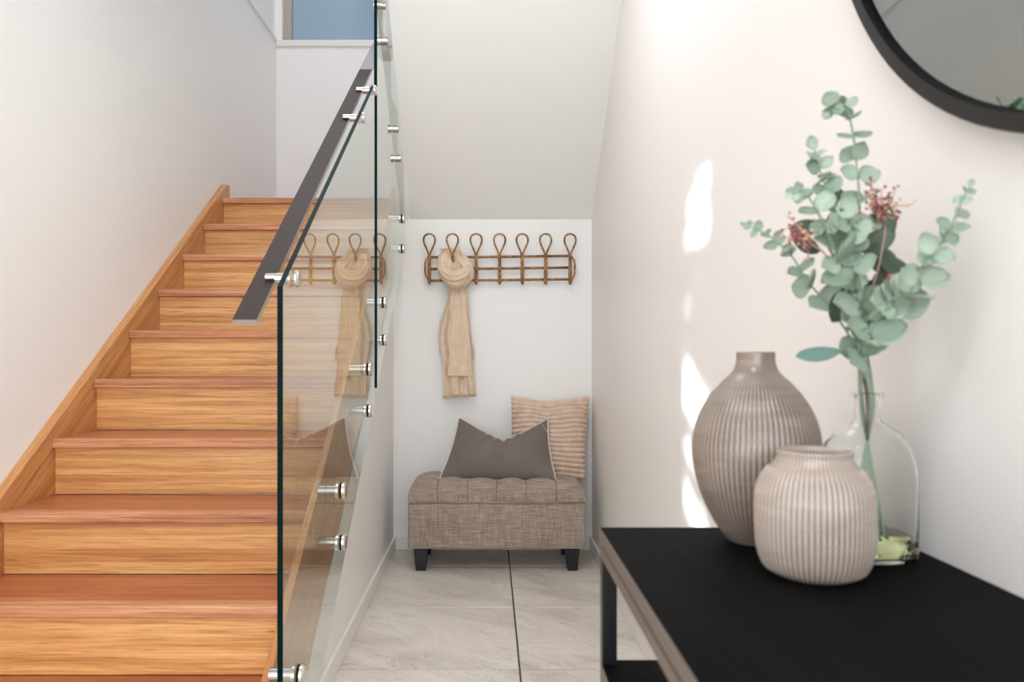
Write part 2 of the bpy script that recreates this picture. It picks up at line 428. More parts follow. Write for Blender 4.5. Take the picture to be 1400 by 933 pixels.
boxo('window_sill', XL, XR - .3, YF - 0.012, YF + 0.06, fz0 - 0.042, fz0, M_TRIM, win, 0.003)
# side window of the entrance
w2 = struct(boxo('window_2', XL - 0.08, XL - 0.075, WY0, WY1, WZ0, WZ1, M_PANE))
# end wall behind the viewer, opening made for the entrance fill lamp
bm = bmesh.new()
box(bm, XL, -1.3, Y0 - 0.12, Y0, 0, 2.7); box(bm, 0.42, XR, Y0 - 0.12, Y0, 0, 2.7); box(bm, -1.3, 0.42, Y0 - 0.12, Y0, 2.45, 2.7)
struct(link('wall_entrance', bm, M_WALL))
# back of the niche, hall wall under the flight
struct(boxo('wall_back', XIN, XR, YB, YB + 0.10, 0, 1.6816, M_WALL))
bm = bmesh.new()
prism_x(bm, [(1.72, 0), (YB, 0), (YB, nose_z(YB) - 0.31), (1.985, 0.06 + 0.0), (1.72, 0.06)], XH - 0.10, XH)
struct(link('wall_hall', bm, M_WARM))
# baseboards
struct(boxo('baseboard_back', XH + .012, XR - .012, YB - 0.012, YB, 0, 0.067, M_TRIM, bev=0.003))
struct(boxo('baseboard_hall', XH, XH + 0.012, 1.72, YB, 0, 0.067, M_TRIM, bev=0.003))
struct(boxo('baseboard_right', XR - 0.012, XR, Y0, YB, 0, 0.067, M_TRIM, bev=0.003))
struct(boxo('baseboard_left', XL, XL + 0.012, Y0, 1.66, 0, 0.067, M_TRIM, bev=0.003))
# upper flight: sloping underside, stepped top
XS = -0.40
sof = [(YB, 1.6816), (2.70, 2.70), (2.70, 3.08), (2.235, 3.08)]
prof = [(YB, 1.6816), (2.70, 2.70), (2.20, 2.70), (2.20, 3.0835)]
for j in range(7, 0, -1):
    yy = ZN0 - GO * j
    prof += [(yy, 1.8135 + RISE * j), (yy + GO, 1.8135 + RISE * j)]
prof = prof[:4] + prof[4:]
prof += [(ZN0, 1.6816)]
bm = bmesh.new(); prism_x(bm, prof, XS, XR)
struct(link('ceiling', bm, M_CEIL))
bm = bmesh.new(); box(bm, XS, XR, 0.9, 2.2, 2.70, 3.08); box(bm, XL, XR, Y0 - .12, 0.9, 2.70, 3.08)
struct(link('ceiling.001', bm, M_CEIL))
bm = bmesh.new(); box(bm, XL - .2, XR + .12, 0.78, YF + .14, TOP, TOP + 0.1); box(bm, XL - .2, XR + .12, 0.78, 0.9, 3.08, TOP)
struct(link('ceiling.002', bm, M_CEIL))

# ------------------------------------------------------------------ staircase
st = empty('staircase', (-0.95, 1.70, 0), 'orange-brown timber staircase with closed risers rising along the left wall', 'staircase')
O = st.location
def rel(o):  # keep world position under the empty
    o.location = o.location - O; return o
XA = -1.398
for k in range(10):
    zt = RISE * (k + 1); yn = ZN0 - GO * (9 - k)
    cx = (XA + XIN) / 2
    back = yn + GO + 0.022 if k < 9 else YF
    # riser board below this tread
    bm = bmesh.new(); box(bm, XA - cx, XIN - cx, 0, 0.018, -RISE + 0.001, -0.03, 0.001, 1)
    bmesh.ops.recalc_face_normals(bm, faces=bm.faces)
    link('riser', bm, M_RISER, st, loc=Vector((cx, yn + 0.02, zt)) - O)
    if k < 9:
        bm = bmesh.new(); box(bm, XA - cx, XIN - cx, 0.0505, back - yn, -0.03, -0.0004, 0.0008, 1)
        bmesh.ops.recalc_face_normals(bm, faces=bm.faces)
        t = link('tread', bm, M_TREAD, st, loc=Vector((cx, yn, zt)) - O)
    else:
        bm = bmesh.new(); box(bm, XA - cx - .032, XIN - cx, 0.0505, YF - yn, -0.03, -0.0004, 0.0008, 1)
        bmesh.ops.recalc_face_normals(bm, faces=bm.faces)
        t = link('landing_board', bm, M_TREAD, st, loc=Vector((cx, yn, zt)) - O)
    bm = bmesh.new(); box(bm, XA - cx, XIN - cx, 0, 0.05, -0.03, 0.0, 0.0035, 2)
    bmesh.ops.recalc_face_normals(bm, faces=bm.faces)
    link('nosing', bm, M_NOSE, t)
# wall-side stringer
bm = bmesh.new(); yt = 4.175
up = 0.034
pts = [(1.60, 0.0), (1.60, nose_z(1.60) + up), (yt, nose_z(yt) + up), (yt + 0.045, nose_z(yt) + up + 0.004), (yt + 0.045, 1.8135), (yt + .045, 1.52), (1.9, 0.0)]
prism_x(bm, pts, XL, XA, 0.002)
rel(link('stringer', bm, M_STRG, st))
bm = bmesh.new()
pts = [(1.655, 0.0), (1.655, nose_z(1.66) + 0.058), (YB + .1, nose_z(YB + .1) + 0.058), (YB + .1, nose_z(YB) - 0.3), (1.98, 0.06), (1.70, 0.06), (1.70, 0)]
prism_x(bm, pts, XIN, XH, 0.0015)
rel(link('stringer', bm, M_STRG, st))
# landing slab
rel(boxo('landing_slab', XL, XIN, ZN0 + .04, YF, 1.66, 1.7830, M_CEIL, st))
rel(boxo('landing_slab', XIN, XR, YB + 0.11, YF, 1.66, 1.8130, M_CEIL, st))

# ------------------------------------------------------------------ glass balustrade
XG = -0.424; TG = 0.012
def standoff(parent, y, z, wallx, off, cap=True, r=0.024):
    O2 = parent.location
    p = lambda x: Vector((x, y, z)) - O2
    if wallx < XG:   # barrel on the left, cap on the hall side
        b = cylo('standoff', p(wallx), p(XG - TG), 0.016, M_STEELR, parent, 20, 0.001)
        cylo('cap', p(XG + 0.0011), p(XG + 0.015), r, M_STEEL, b, 28, 0.004)
        cylo('gasket', p(XG), p(XG + 0.0011), r * .96, M_RUBBER, b, 24)
    else:            # fixed to the side of the upper flight on the right
        b = cylo('standoff', p(wallx), p(XG), 0.016, M_STEELR, parent, 20, 0.001)
        cylo('cap', p(XG - TG - 0.012), p(XG - TG), r, M_STEEL, b, 28, 0.004)
def pane(name, pts, parent):
    bm = bmesh.new(); O2 = parent.location
    prism_x(bm, [(y - O2.y, z - O2.z) for y, z in pts], XG - TG - O2.x, XG - O2.x, 0, 1)
    # polished arrises: only the front and top cuts are dark, lower and rear cuts stay clear
    for f in bm.faces:
        if abs(f.normal.x) < .5 and (f.normal.z < -0.1 or f.normal.y > 0.5): f.material_index = 0
    return link(name, bm, [M_GLASS, M_GEDGE], parent)
g1 = empty('glass_balustrade_panel', (XG, 1.61, 0), 'frameless glass panel beside the lower steps, front one with the cut top corner', 'glass panel', 'frameless glass stair panels')
pane('pane', [(1.61, 0.015), (1.61, 1.137), (2.895, 1.990), (2.895, 0.822), (1.977, 0.182), (1.76, 0.015)], g1)
for y, z in ((1.74, 0.285), (1.74, 0.138), (2.237, 0.607), (2.237, 0.459), (2.735, 0.944), (2.735, 0.798)):
    if z > .1: standoff(g1, y, z, XH, 0)
g2 = empty('glass_balustrade_panel', (XG, 2.962, 0), 'tall frameless glass panel joining lower and upper flights, second behind the front one', 'glass panel', 'frameless glass stair panels')
pane('pane', [(2.962, 0.868), (2.962, 3.50), (3.96, 2.80), (3.96, 1.520), (3.2, 1.030)], g2)
for y, z in ((3.131, 1.0526), (3.131, 1.2017), (3.80, 1.506), (3.80, 1.652)):
    standoff(g2, y, z, XH if z < 1.4 or True else XS, 0)
for y, z in ((3.46, 1.99), (3.56, 1.885), (3.03, 2.345), (3.10, 2.235)):
    standoff(g2, y, z, XS, 0)

# handrail: flat steel bar on brackets off the glass
hr = empty('handrail', (-0.49, 1.575, 1.05), 'flat polished steel stair handrail bracketed off the glass panels', 'handrail')
def bar(name, pts, xw=0.049, th=0.012, xc=-0.4915):
    bm = bmesh.new(); n = len(pts); O2 = hr.location
    rows = []
    for i, (y, z) in enumerate(pts):
        a = pts[max(i - 1, 0)]; b = pts[min(i + 1, n - 1)]
        t = Vector((0, b[0] - a[0], b[1] - a[1])).normalized(); nn = Vector((0, -t.z, t.y))
        c = Vector((xc, y, z)) - O2
        rows.append([bm.verts.new(c + Vector((sx * xw / 2, 0, 0)) + nn * (sz * th / 2)) for sx, sz in ((-1, -1), (1, -1), (1, 1), (-1, 1))])
    for A, B in zip(rows, rows[1:]):
        for k in range(4):
            f = bm.faces.new((A[k], A[(k + 1) % 4], B[(k + 1) % 4], B[k]))
            if k == 2 and A is rows[0]: f.material_index = 1  # lower run of the top face carries the painted reflection
    bm.faces.new(rows[0][::-1]); bm.faces.new(rows[-1])
    bmesh.ops.recalc_face_normals(bm, faces=bm.faces)
    return link(name, bm, [M_STEELR, M_RAIL_REFL], hr)
hz = lambda y: 1.062 + (y - 1.575) * 0.688
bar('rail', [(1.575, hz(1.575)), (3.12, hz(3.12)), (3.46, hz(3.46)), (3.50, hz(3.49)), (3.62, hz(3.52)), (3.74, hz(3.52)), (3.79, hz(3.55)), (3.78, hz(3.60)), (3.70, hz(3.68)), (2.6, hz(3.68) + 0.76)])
for y in (1.70, 2.60, 2.86):
    z = hz(y) + 0.0165
    p = lambda x, dy=0, dz=0: Vector((x, y + dy, z + dz)) - hr.location
    b = cylo('bracket', p(-0.464, 0, -.003), p(XG - TG, 0, -.003), 0.0125, M_STEEL, hr, 20, 0.001)
    cylo('arm', p(-0.486), p(-0.445), 0.0088, M_STEEL, b, 16, 0.002)
    cylo('cap', p(XG + 0.001, 0, -.003), p(XG + 0.013, 0, -.003), 0.019, M_STEEL, b, 24, 0.004)

# ------------------------------------------------------------------ storage bench
BX0, BX1, BY0, BY1 = -0.372, 0.440, 3.57, 3.945
bn = empty('storage_bench', ((BX0 + BX1) / 2, (BY0 + BY1) / 2, 0), 'taupe linen storage bench with tufted lid and black tapered legs under the coat rack', 'bench')
OB = bn.location
hw, hd = (BX1 - BX0) / 2, (BY1 - BY0) / 2
bm = bmesh.new(); box(bm, -hw, hw, -hd, hd, 0.104, 0.318, 0.012, 3)
bmesh.ops.recalc_face_normals(bm, faces=bm.faces); link('body', bm, M_LINEN, bn, True)
tubeo('welt', [(-hw + .004, -hd - .001, .319), (hw - .004, -hd - .001, .319), (hw + .001, hd, .319), (-hw - .001, hd, .319)], 0.0035, M_LINEN, bn, closed=True, seg=6)
seams = [((598.6, 639, 679, 719, 760)[i] - VX) / F * 3.6 - OB.x for i in range(5)]
ysm = [-0.10, 0.0, 0.10]
NX, NY = 160, 60
def lidz(x, y):
    ex = max(0, 1 - abs(x / hw) ** 7) ** (1 / 2.6); ey = max(0, 1 - abs(y / hd) ** 5) ** (1 / 2.6)
    h = 0.088 * min(ex, ey) if False else 0.088 * (ex * ey) ** 0.85
    if abs(x) < hw - .01:
        dx = min(abs(x - s) for s in seams); gx = math.exp(-(dx / 0.009) ** 2)
        dy = min(abs(y - s) for s in ysm); gy = math.exp(-(dy / 0.009) ** 2)
        tuft = math.exp(-(dx * dx + dy * dy) / 0.028 ** 2)
        h -= (0.0045 * max(gx, gy * .9) + 0.014 * tuft) * min(1, h / 0.05)
    return h
bm = bmesh.new(); gr = []
for i in range(NX + 1):
    x = hw * math.sin(PI / 2 * (2 * i / NX - 1)) if False else hw * (2 * i / NX - 1)
    row = []
    for j in range(NY + 1):
        s = 2 * j / NY - 1; yv = hd * math.copysign(1 - (1 - abs(s)) ** 1.7, s)
        sx = 2 * i / NX - 1; xv = hw * math.copysign(1 - (1 - abs(sx)) ** 1.5, sx)
        row.append(bm.verts.new((xv, yv, 0.335 + lidz(xv, yv))))
    gr.append(row)
for i in range(NX):
    for j in range(NY): bm.faces.new((gr[i][j], gr[i + 1][j], gr[i + 1][j + 1], gr[i][j + 1]))
be = [e for e in bm.edges if e.is_boundary]
ret = bmesh.ops.extrude_edge_only(bm, edges=be)
for v in ret['geom']:
    if isinstance(v, bmesh.types.BMVert): v.co.z = 0.323
bmesh.ops.recalc_face_normals(bm, faces=bm.faces)
lid = link('lid', bm, M_LINEN, bn, True)
for s_ in seams:
    tubeo('seam', [(s_, -hd - .0008, .325), (s_, -hd - .0008, .336)] + [(s_, -hd + .0008 + .1 * (q / 14) ** 2, .3365 + lidz(s_, -hd + .1 * (q / 14) ** 2)) for q in range(1, 15)], 0.0015, M_SEAM, lid, seg=5)
for s_ in seams:
    for t_ in ysm:
        bm = bmesh.new(); bmesh.ops.create_uvsphere(bm, u_segments=10, v_segments=6, radius=0.008, matrix=Matrix.Translation((s_, t_, 0.335 + lidz(s_, t_) + .001)) @ Matrix.Diagonal((1, 1, .5, 1)))
        link('tuft_button', bm, M_LINEN, lid, True)
for sx, sy in ((-1, -1), (1, -1), (-1, 1), (1, 1)):
    bm = bmesh.new()
    xo = sx * (hw - 0.026 - 0.032); yo = sy * (hd - 0.045); 
    a = [bm.verts.new((xo + i * 0.032, yo + j * 0.03, 0.104)) for i, j in ((-1, -1), (1, -1), (1, 1), (-1, 1))]
    xb = xo - sx * -0.000; b = [bm.verts.new((xo + i * 0.0225, yo + j * 0.022, 0.0)) for i, j in ((-1, -1), (1, -1), (1, 1), (-1, 1))]
    for k in range(4): bm.faces.new((a[k], b[k], b[(k + 1) % 4], a[(k + 1) % 4]))
    bm.faces.new(a[::-1]); bm.faces.new(b)
    bmesh.ops.recalc_face_normals(bm, faces=bm.faces)
    bmesh.ops.bevel(bm, geom=list(bm.edges), offset=0.002, segments=1, affect='EDGES')
    link('leg', bm, M_LEG, bn)

# ------------------------------------------------------------------ cushions
def cushion(name, label, TL, TR, BR, BL, thick, mat, dip=0.0, ribs=0, dipw=0.35, piping=None, sag=0.012, dipx=0.0, side=0.02, wr=1.0):
    TL, TR, BR, BL = map(Vector, (TL, TR, BR, BL)); C0 = (BL + BR) / 2
    root = empty(name, C0, label, 'cushion', None)
    nrm = ((TR - TL).cross(BL - TL)).normalized()
    if nrm.y > 0: nrm = -nrm
    ndir = nrm   # towards the viewer
    N = 72 if ribs else 56
    def base(u, v):      # u -1..1 left-right, v -1..1 bottom-top
        a = BL.lerp(BR, (u + 1) / 2); b = TL.lerp(TR, (u + 1) / 2)
        p = a.lerp(b, (v + 1) / 2)
        cx = (TL + TR + BL + BR) / 4
        p = p + (cx - p) * 0.0
        # edges bow inwards between the corners
        p += (BL.lerp(BR, .5) - TL.lerp(TR, .5)).normalized() * ((1 - abs((u - dipx)) ** 1.15) * dip if abs(u - dipx) < 1 else 0) * max(0, (v + 1) / 2) ** 1.6
        p += Vector((-u, 0, 0)) * side * (1 - v * v)
        p += Vector((0, 0, 1)) * (-sag * 0.0)
        return p
    def th(u, v):
        return thick * (max(0, 1 - abs(u) ** 2.6) ** 0.62) * (max(0, 1 - abs(v) ** 2.6) ** 0.62)
    def wrinkle(u, v):
        if not dip: return 0
        h = 0
        for a_, w_ in ((-0.26, .035), (-0.09, .03), (0.09, .035), (0.28, .035)):
            uu = (u - dipx) - a_ * (1.0 + (1 - v) * 0.9)
            h += 0.036 * math.exp(-(uu / w_) ** 2) * max(0, (v - 0.25) / .75) ** 1.0 * (1 - max(0, v) ** 8)
        return h * wr
    bm = bmesh.new(); F_ = []; B_ = []
    for i in range(N + 1):
        u = math.sin(PI / 2 * (2 * i / N - 1)) * .5 + (2 * i / N - 1) * .5; fr = []; br = []
        for j in range((N * 2 if ribs else N) + 1):
            M_ = (N * 2 if ribs else N); v = (2 * j / M_ - 1)
            t = th(u, v)
            r_ = 0
            if ribs:
                ph = (v + 1) / 2 * ribs + 0.14 * math.sin(5 * u + 3 * v) 
                r_ = 0.015 * abs(math.sin(PI * ph)) ** 0.6 * (0.35 + 0.65 * min(1, t / (thick * .5)))
            p = base(u, v)
            if ribs: p = p + Vector((u, 0, 0)) * r_ * 1.9 * abs(u) ** 6
            edge = abs(u) >= .99999 or abs(v) >= .99999
            pf = p + ndir * (t + r_ * (0 if edge else 1) + wrinkle(u, v) * (0 if edge else 1) + 0.0025 * math.sin(7 * u + 2) * math.sin(5 * v + 1) * (0 if edge else t / thick))
            pb = p - ndir * (t * .8 + r_ * (0 if edge else 1))
            vf = bm.verts.new(pf - C0); fr.append(vf); br.append(vf if edge else bm.verts.new(pb - C0))
        F_.append(fr); B_.append(br)
    for i in range(N):
        for j in range(len(F_[0]) - 1):
            bm.faces.new((F_[i][j], F_[i + 1][j], F_[i + 1][j + 1], F_[i][j + 1]))
            q = (B_[i][j], B_[i][j + 1], B_[i + 1][j + 1], B_[i + 1][j])
            q = list(dict.fromkeys(q))
            if len(q) >= 3:
                try: bm.faces.new(q)
                except ValueError: pass
    bmesh.ops.recalc_face_normals(bm, faces=bm.faces)
    link('cushion_cover', bm, mat, root, True)
    if piping:
        per = [base(-1 + 2 * k / 30, 1) for k in range(30)] + [base(1, 1 - 2 * k / 20) for k in range(20)] + [base(1 - 2 * k / 30, -1) for k in range(30)] + [base(-1, -1 + 2 * k / 20) for k in range(20)]
        tubeo('piping', [p - C0 for p in per], 0.0042, piping, root, closed=True, seg=7)
    return root
cushion('ribbed_cushion', 'square beige ribbed plush cushion against the wall behind the taupe one',
        P(701, 541, 3.925), P(804, 543, 3.925), P(797, 655, 3.80), P(699, 655, 3.80), 0.07, M_FUR, dip=0.028, ribs=17, side=0.008, wr=.3, dipx=-.1)
vc = cushion('lumbar_cushion', 'taupe velvet lumbar cushion with cream piping, dented on top, front of bench',
        P(627, 572, 3.80), P(749, 571, 3.77), P(761, 659, 3.655), P(601, 654, 3.68), 0.062, M_VELVET, dip=0.118, piping=M_PIPING, side=0.012, dipx=.05)
# small stitched zip label at the top right corner
c = P(741.5, 583, 3.735) - vc.location
bm = bmesh.new()
for k in range(5):
    tube(bm, [c + Vector((-0.012 + k * .006, -.012, 0.012 - k * .009)), c + Vector((-0.006 + k * .006, -.012, 0.018 - k * .009 )), c + Vector((-.002 + k * .006, -.012, 0.010 - k * .009))], 0.0011, 5)
link('zip_end', bm, M_PIPING, vc, True)

# ------------------------------------------------------------------ rattan coat rack
YR = 3.955
rk = empty('coat_rack', P(683, 367, YR), 'brown rattan wall coat rack with seven teardrop loops', 'coat rack')
OR = rk.location
RX = [587, 618.5, 651, 683, 714, 746, 779.5]
for yy in (351, 367, 383):
    tubeo('rail', [P(586, yy + (1 if yy < 400 else 0), YR) - OR, P(683, yy + .2, YR) - OR, P(781, yy - 1, YR) - OR], 0.0064, M_RATTAN, rk, seg=10)
for i, x in enumerate(RX):
    tl = [(-1, 349), (-4, 340), (-7, 333), (-7.8, 327), (-5.5, 322), (0, 320), (5.5, 322), (7.8, 327), (7, 333), (4, 340), (1, 349)]
    base = [(-1.2, 387), (-1.2, 370)]
    fw = lambda yy: (0.012 + max(0, 349 - yy) * 0.0012) if i != 1 else (0.012 if yy > 368 else 0.062 + (352 - min(352, yy)) * .0004)
    pts = [P(x + dx, yy, YR - fw(yy)) - OR for dx, yy in base + tl + [(1.2, 370), (1.2, 387)]]
    bm = bmesh.new(); tube(bm, smooth_path(pts, 5), 0.0047, 8); link('hook_loop', bm, M_RATTAN, rk, True)
    tubeo('post', [P(x, 351, YR + .004) - OR, P(x, 389, YR - 0.006) - OR], 0.006, M_RATTAN, rk, seg=8)
    bm = bmesh.new()
    for a in (1, -1):
        tube(bm, [P(x - 2.2, 367 - 2.2 * a, YR - 0.017) - OR, P(x + 2.2, 367 + 2.2 * a, YR - 0.017) - OR], 0.0022, 6)
    link('cane_tie', bm, M_TIE, rk, True)
for sgn, x in ((-1, 587), (1, 780)):
    pts = [P(x, 350, YR - .01), P(x + sgn * 3, 353, YR - .016), P(x + sgn * 5.5, 359, YR - .018), P(x + sgn * 5.5, 374, YR - .018), P(x + sgn * 2.5, 381, YR - .016), P(x, 385, YR - .01)]
    tubeo('end_bow', [p - OR for p in smooth_path(pts, 6)], 0.0046, M_RATTAN, rk, seg=8)
for sgn, x in ((-1, 587), (1, 780)):   # wall pegs
    for yy in (353, 381):
        p = P(x, yy, YR) - OR
        cylo('wall_peg', p, p + Vector((0, YB - YR, 0)), 0.004, M_RATTAN, rk, 10)

# ------------------------------------------------------------------ scarf
sf = empty('scarf', P(625, 440, 3.92), 'beige frayed linen scarf looped over the second rattan hook', 'scarf')
OS = sf.location
def sheet(name, rows, yb, folds, amp, nx=40, bot=None, ph=0.0, hem=True):
    """cloth hanging: rows = [(py, xl, xr)], pleated in depth"""
    bm = bmesh.new(); G = []
    ry = []
    R = smooth_path([(a, b, c) for a, b, c in rows], 7)
    L = len(R)
    for i, r in enumerate(R):
        row = []
        for k in range(nx + 1):
            t = k / nx; x = r[1] + (r[2] - r[1]) * t
            d = amp * (math.sin(folds * PI * t + ph + 0.5 * math.sin(i / L * 4)) + 0.4 * math.sin(folds * 2.3 * PI * t + 1.3 + i / L * 2.5)) * (1 - 0.35 * i / L)
            d += 0.004 * math.sin(i * .9) * math.sin(3 * t + i * .2) * .4
            row.append(bm.verts.new(P(x, r[0], yb + d) - OS))
        G.append(row)
    for a, b in zip(G, G[1:]):
        for k in range(nx): bm.faces.new((a[k], a[k + 1], b[k + 1], b[k]))
    o = link(name, bm, M_SCARF, sf, True)
    md = o.modifiers.new('solid', 'SOLIDIFY'); md.thickness = 0.0025; md.offset = 0
    return o
sheet('tail', [(392, 618, 634), (410, 613, 639), (430, 607, 640), (450, 601.5, 641.5), (465, 600.5, 644), (485, 604, 645), (505, 606.5, 646.5), (525, 606, 649), (540, 606, 650.5)], 3.925, 4.2, 0.017)
sheet('tail', [(394, 623, 638), (412, 622, 641), (440, 624, 642), (465, 626, 644.5), (480, 628, 648), (492, 632, 647)], 3.935, 2.5, 0.007, nx=20, ph=1)
sheet('tail', [(390, 615, 628), (408, 614, 634), (430, 614, 638), (460, 614, 642), (490, 613, 644), (515, 612, 646)], 3.912, 2.4, 0.005, nx=30, ph=2.2)
# bight over the hook: two strands meeting in a wrap
def strand(name, pts, r, **kw):
    tubeo(name, [p - OS for p in smooth_path([P(*q) for q in pts], 7)], r, M_SCARF, sf, up=(0, 1, 0), **kw)
strand('loop_strand', [(624, 388, 3.915), (613, 381, 3.905), (608, 370, 3.902), (608, 358, 3.905), (611, 349, 3.925), (615, 345, 3.935), (620, 344, 3.945)], lambda t: 0.016 + 0.016 * math.sin(PI * min(1, t * 1.05)), flat=0.5, seg=40, ridges=7, ramp_=0.19)
strand('loop_strand', [(630, 390, 3.912), (638, 378, 3.90), (637, 366, 3.895), (631, 356, 3.915), (626, 349, 3.93), (620, 344, 3.942)], lambda t: 0.014 + 0.016 * math.sin(PI * min(1, .15 + t * .85)), flat=0.55, seg=40, ridges=6, ramp_=0.2, phase=1)
strand('loop_strand', [(622, 346, 3.94), (626, 354, 3.925), (628, 364, 3.91), (627, 374, 3.9)], lambda t: 0.010 + 0.014 * math.sin(PI * (.2 + .7 * t)), flat=0.5, seg=30, ridges=5, ramp_=0.22)
strand('loop_strand', [(613, 350, 3.92), (616, 362, 3.915), (622, 374, 3.912), (628, 382, 3.91)], 0.017, flat=0.4, seg=24, ridges=5, ramp_=0.15)
strand('wrap', [(604, 362, 3.893), (607, 371, 3.88), (616, 377, 3.87), (628, 376.5, 3.868), (637, 371, 3.88), (641, 364, 3.9)], lambda t: 0.008 + 0.019 * math.sin(PI * (.1 + .8 * t)), flat=0.42, seg=40, ridges=7, ramp_=0.18, phase=2)
strand('wrap', [(609, 378, 3.897), (617, 385, 3.882), (628, 385, 3.88), (637, 378, 3.893)], lambda t: 0.012 + 0.013 * math.sin(PI * t), flat=0.45, seg=36, ridges=8, ramp_=0.18)
bm = bmesh.new(); random.seed(3)
def fr(px, py, dx, dy, yb, L=3.5):
    p = P(px, py, yb) - OS; q = P(px + dx * L, py + dy * L, yb + random.uniform(-.008, .004)) - OS
    m = (p + q) / 2 + Vector((random.uniform(-.002, .002), random.uniform(-.003, .003), 0))
    tube(bm, [p, m, q], 0.0011, 4)
for k in range(110):
    t = k / 109; fr(606 + 44.5 * t, 539.5, random.uniform(-.3, .3), 1, 3.925, random.uniform(2.5, 5.5) * (1.15 - .5 * t))
edge = [(615, 396), (613, 408), (608, 425), (603, 440), (601, 455), (601, 470), (604, 485)]
for (x0, y0), (x1, y1) in zip(edge, edge[1:]):
    for k in range(12):
        t = k / 12; fr(x0 + (x1 - x0) * t + 1, y0 + (y1 - y0) * t, -1, random.uniform(-.2, .8), 3.915, random.uniform(1.5, 4))
for k in range(26): fr(640 + 5 * k / 26, 430 + 50 * k / 26, 1, random.uniform(0, .8), 3.925, random.uniform(1, 3))
for k in range(22): fr(645 + 2 * k / 22, 472 + 20 * k / 22, .8, .9, 3.925, random.uniform(2, 4))
for k in range(40): fr(616 + 20 * k / 40, 391 + 3 * math.sin(k), random.uniform(-.6, .6), 1, 3.87, random.uniform(2, 5))
for k in range(26): fr(604 + 8 * random.random(), 340 + 3 * random.random(), -1, random.uniform(-.7, .3), 3.9, random.uniform(2, 4))
for k in range(16): fr(626 + 4 * k / 16, 338 + 12 * k / 16, 1, random.uniform(-.5, .3), 3.9, random.uniform(1.5, 3))
for k in range(20): fr(641, 362 + 22 * k / 20, 1, random.uniform(-.5, .7), 3.88, random.uniform(1, 2.6))
tag(link('fringe', bm, M_SCARF, sf, True), kind='stuff')

# ------------------------------------------------------------------ console table
CX0, CY1, CZ = 0.1515, 1.071, 0.762
ct = empty('console_table', (0.335, 0.46, 0), 'long black console table against the right wall, carrying the vases', 'table')
OC = ct.location; CYN = -0.16
def cb(name, x0, x1, y0, y1, z0, z1, mat, bev=0.0015, parent=None):
    return boxo(name, x0, x1, y0, y1, z0, z1, mat, parent or ct, bev, origin=OC)
cb('table_top', CX0, XR - .002, CYN, CY1, CZ - 0.018, CZ, M_BLACK)
cb('edge_sheen', CX0 - 0.0016, CX0 - 0.0002, CYN, CY1, CZ - 0.0175, CZ - .0008, M_EDGE, 0)
cb('frame_rail', CX0, CX0 + 0.02, CYN, CY1, CZ - 0.040, CZ - 0.0235, M_EDGE, 0.001)
cb('shadow_gap', CX0 + .0025, CX0 + 0.018, CYN + .001, CY1 - .001, CZ - 0.0236, CZ - 0.0179, M_BLACK, 0)
cb('frame_rail', XR - .022, XR - .002, CYN, CY1, CZ - 0.040, CZ - 0.0195, M_BLACK, 0.001)
cb('frame_rail', CX0 + .02, XR - .022, CY1 - .02, CY1, CZ - 0.040, CZ - 0.0195, M_BLACK, 0.001)
cb('frame_rail', CX0 + .02, XR - .022, CYN, CYN + .02, CZ - 0.040, CZ - 0.0195, M_BLACK, 0.001)
for x in (CX0, XR - .022):
    for y in (CY1 - .02, CYN): cb('leg', x, x + .02, y, y + .02, 0, CZ - .04, M_LEG, 0.001)
cb('shelf', CX0 + .0005, XR - .004, CYN + .001, CY1 - .0005, 0.561, 0.581, M_BLACK)
cb('edge_sheen', CX0 - 0.0012, CX0 + 0.0003, CYN + .02, CY1 - .0205, .5615, .5805, M_EDGE, 0)

# ------------------------------------------------------------------ vases
def vase(name, label, x, y, prof, ribs, amp, mat, seg, ribz):
    bm = bmesh.new(); lathe(bm, prof, seg, ribs, amp, ribz)
    o = link(name, bm, mat, None, True, (x, y, CZ)); return tag(o, label, 'vase')
big = dense([(0.030, 0.0008), (0.036, 0.004), (0.052, 0.028), (0.068, 0.062), (0.0765, 0.100), (0.0770, 0.128), (0.070, 0.158), (0.056, 0.184), (0.040, 0.203), (0.0285, 0.215), (0.0240, 0.2265), (0.0238, 0.238)], 5)
big = [(0, 0.002)] + big + [(0.0228, 0.2398), (0.0212, 0.2385), (0.0205, 0.225), (0.030, 0.205), (0.055, 0.170), (0.068, 0.12), (0.05, 0.04), (0, 0.01)]
vase('tall_vase', 'tall taupe ribbed ceramic vase with narrow neck, rearmost on the console', 0.336, 0.988, big, 72, 0.0007, M_VASE1, 288, lambda z: 1.0 if 0.015 < z < 0.19 else 0.0 if z > .205 else 0.4)
sm = dense([(0.036, 0.0008), (0.042, 0.002), (0.052, 0.010), (0.0585, 0.028), (0.0606, 0.055), (0.0604, 0.080), (0.0575, 0.098), (0.050, 0.112), (0.0415, 0.1205), (0.0385, 0.127), (0.0392, 0.1325)], 5)
sm = [(0, 0.002)] + sm + [(0.0385, 0.1345), (0.0365, 0.1345), (0.0355, 0.127), (0.046, 0.11), (0.056, 0.085), (0.055, 0.03), (0, 0.008)]
vase('short_vase', 'squat pale ribbed ceramic vase with wide mouth, front of the console', 0.3475, 0.838, sm, 66, 0.0009, M_VASE2, 264, lambda z: 1.0 if 0.006 < z < 0.116 else 0.15)

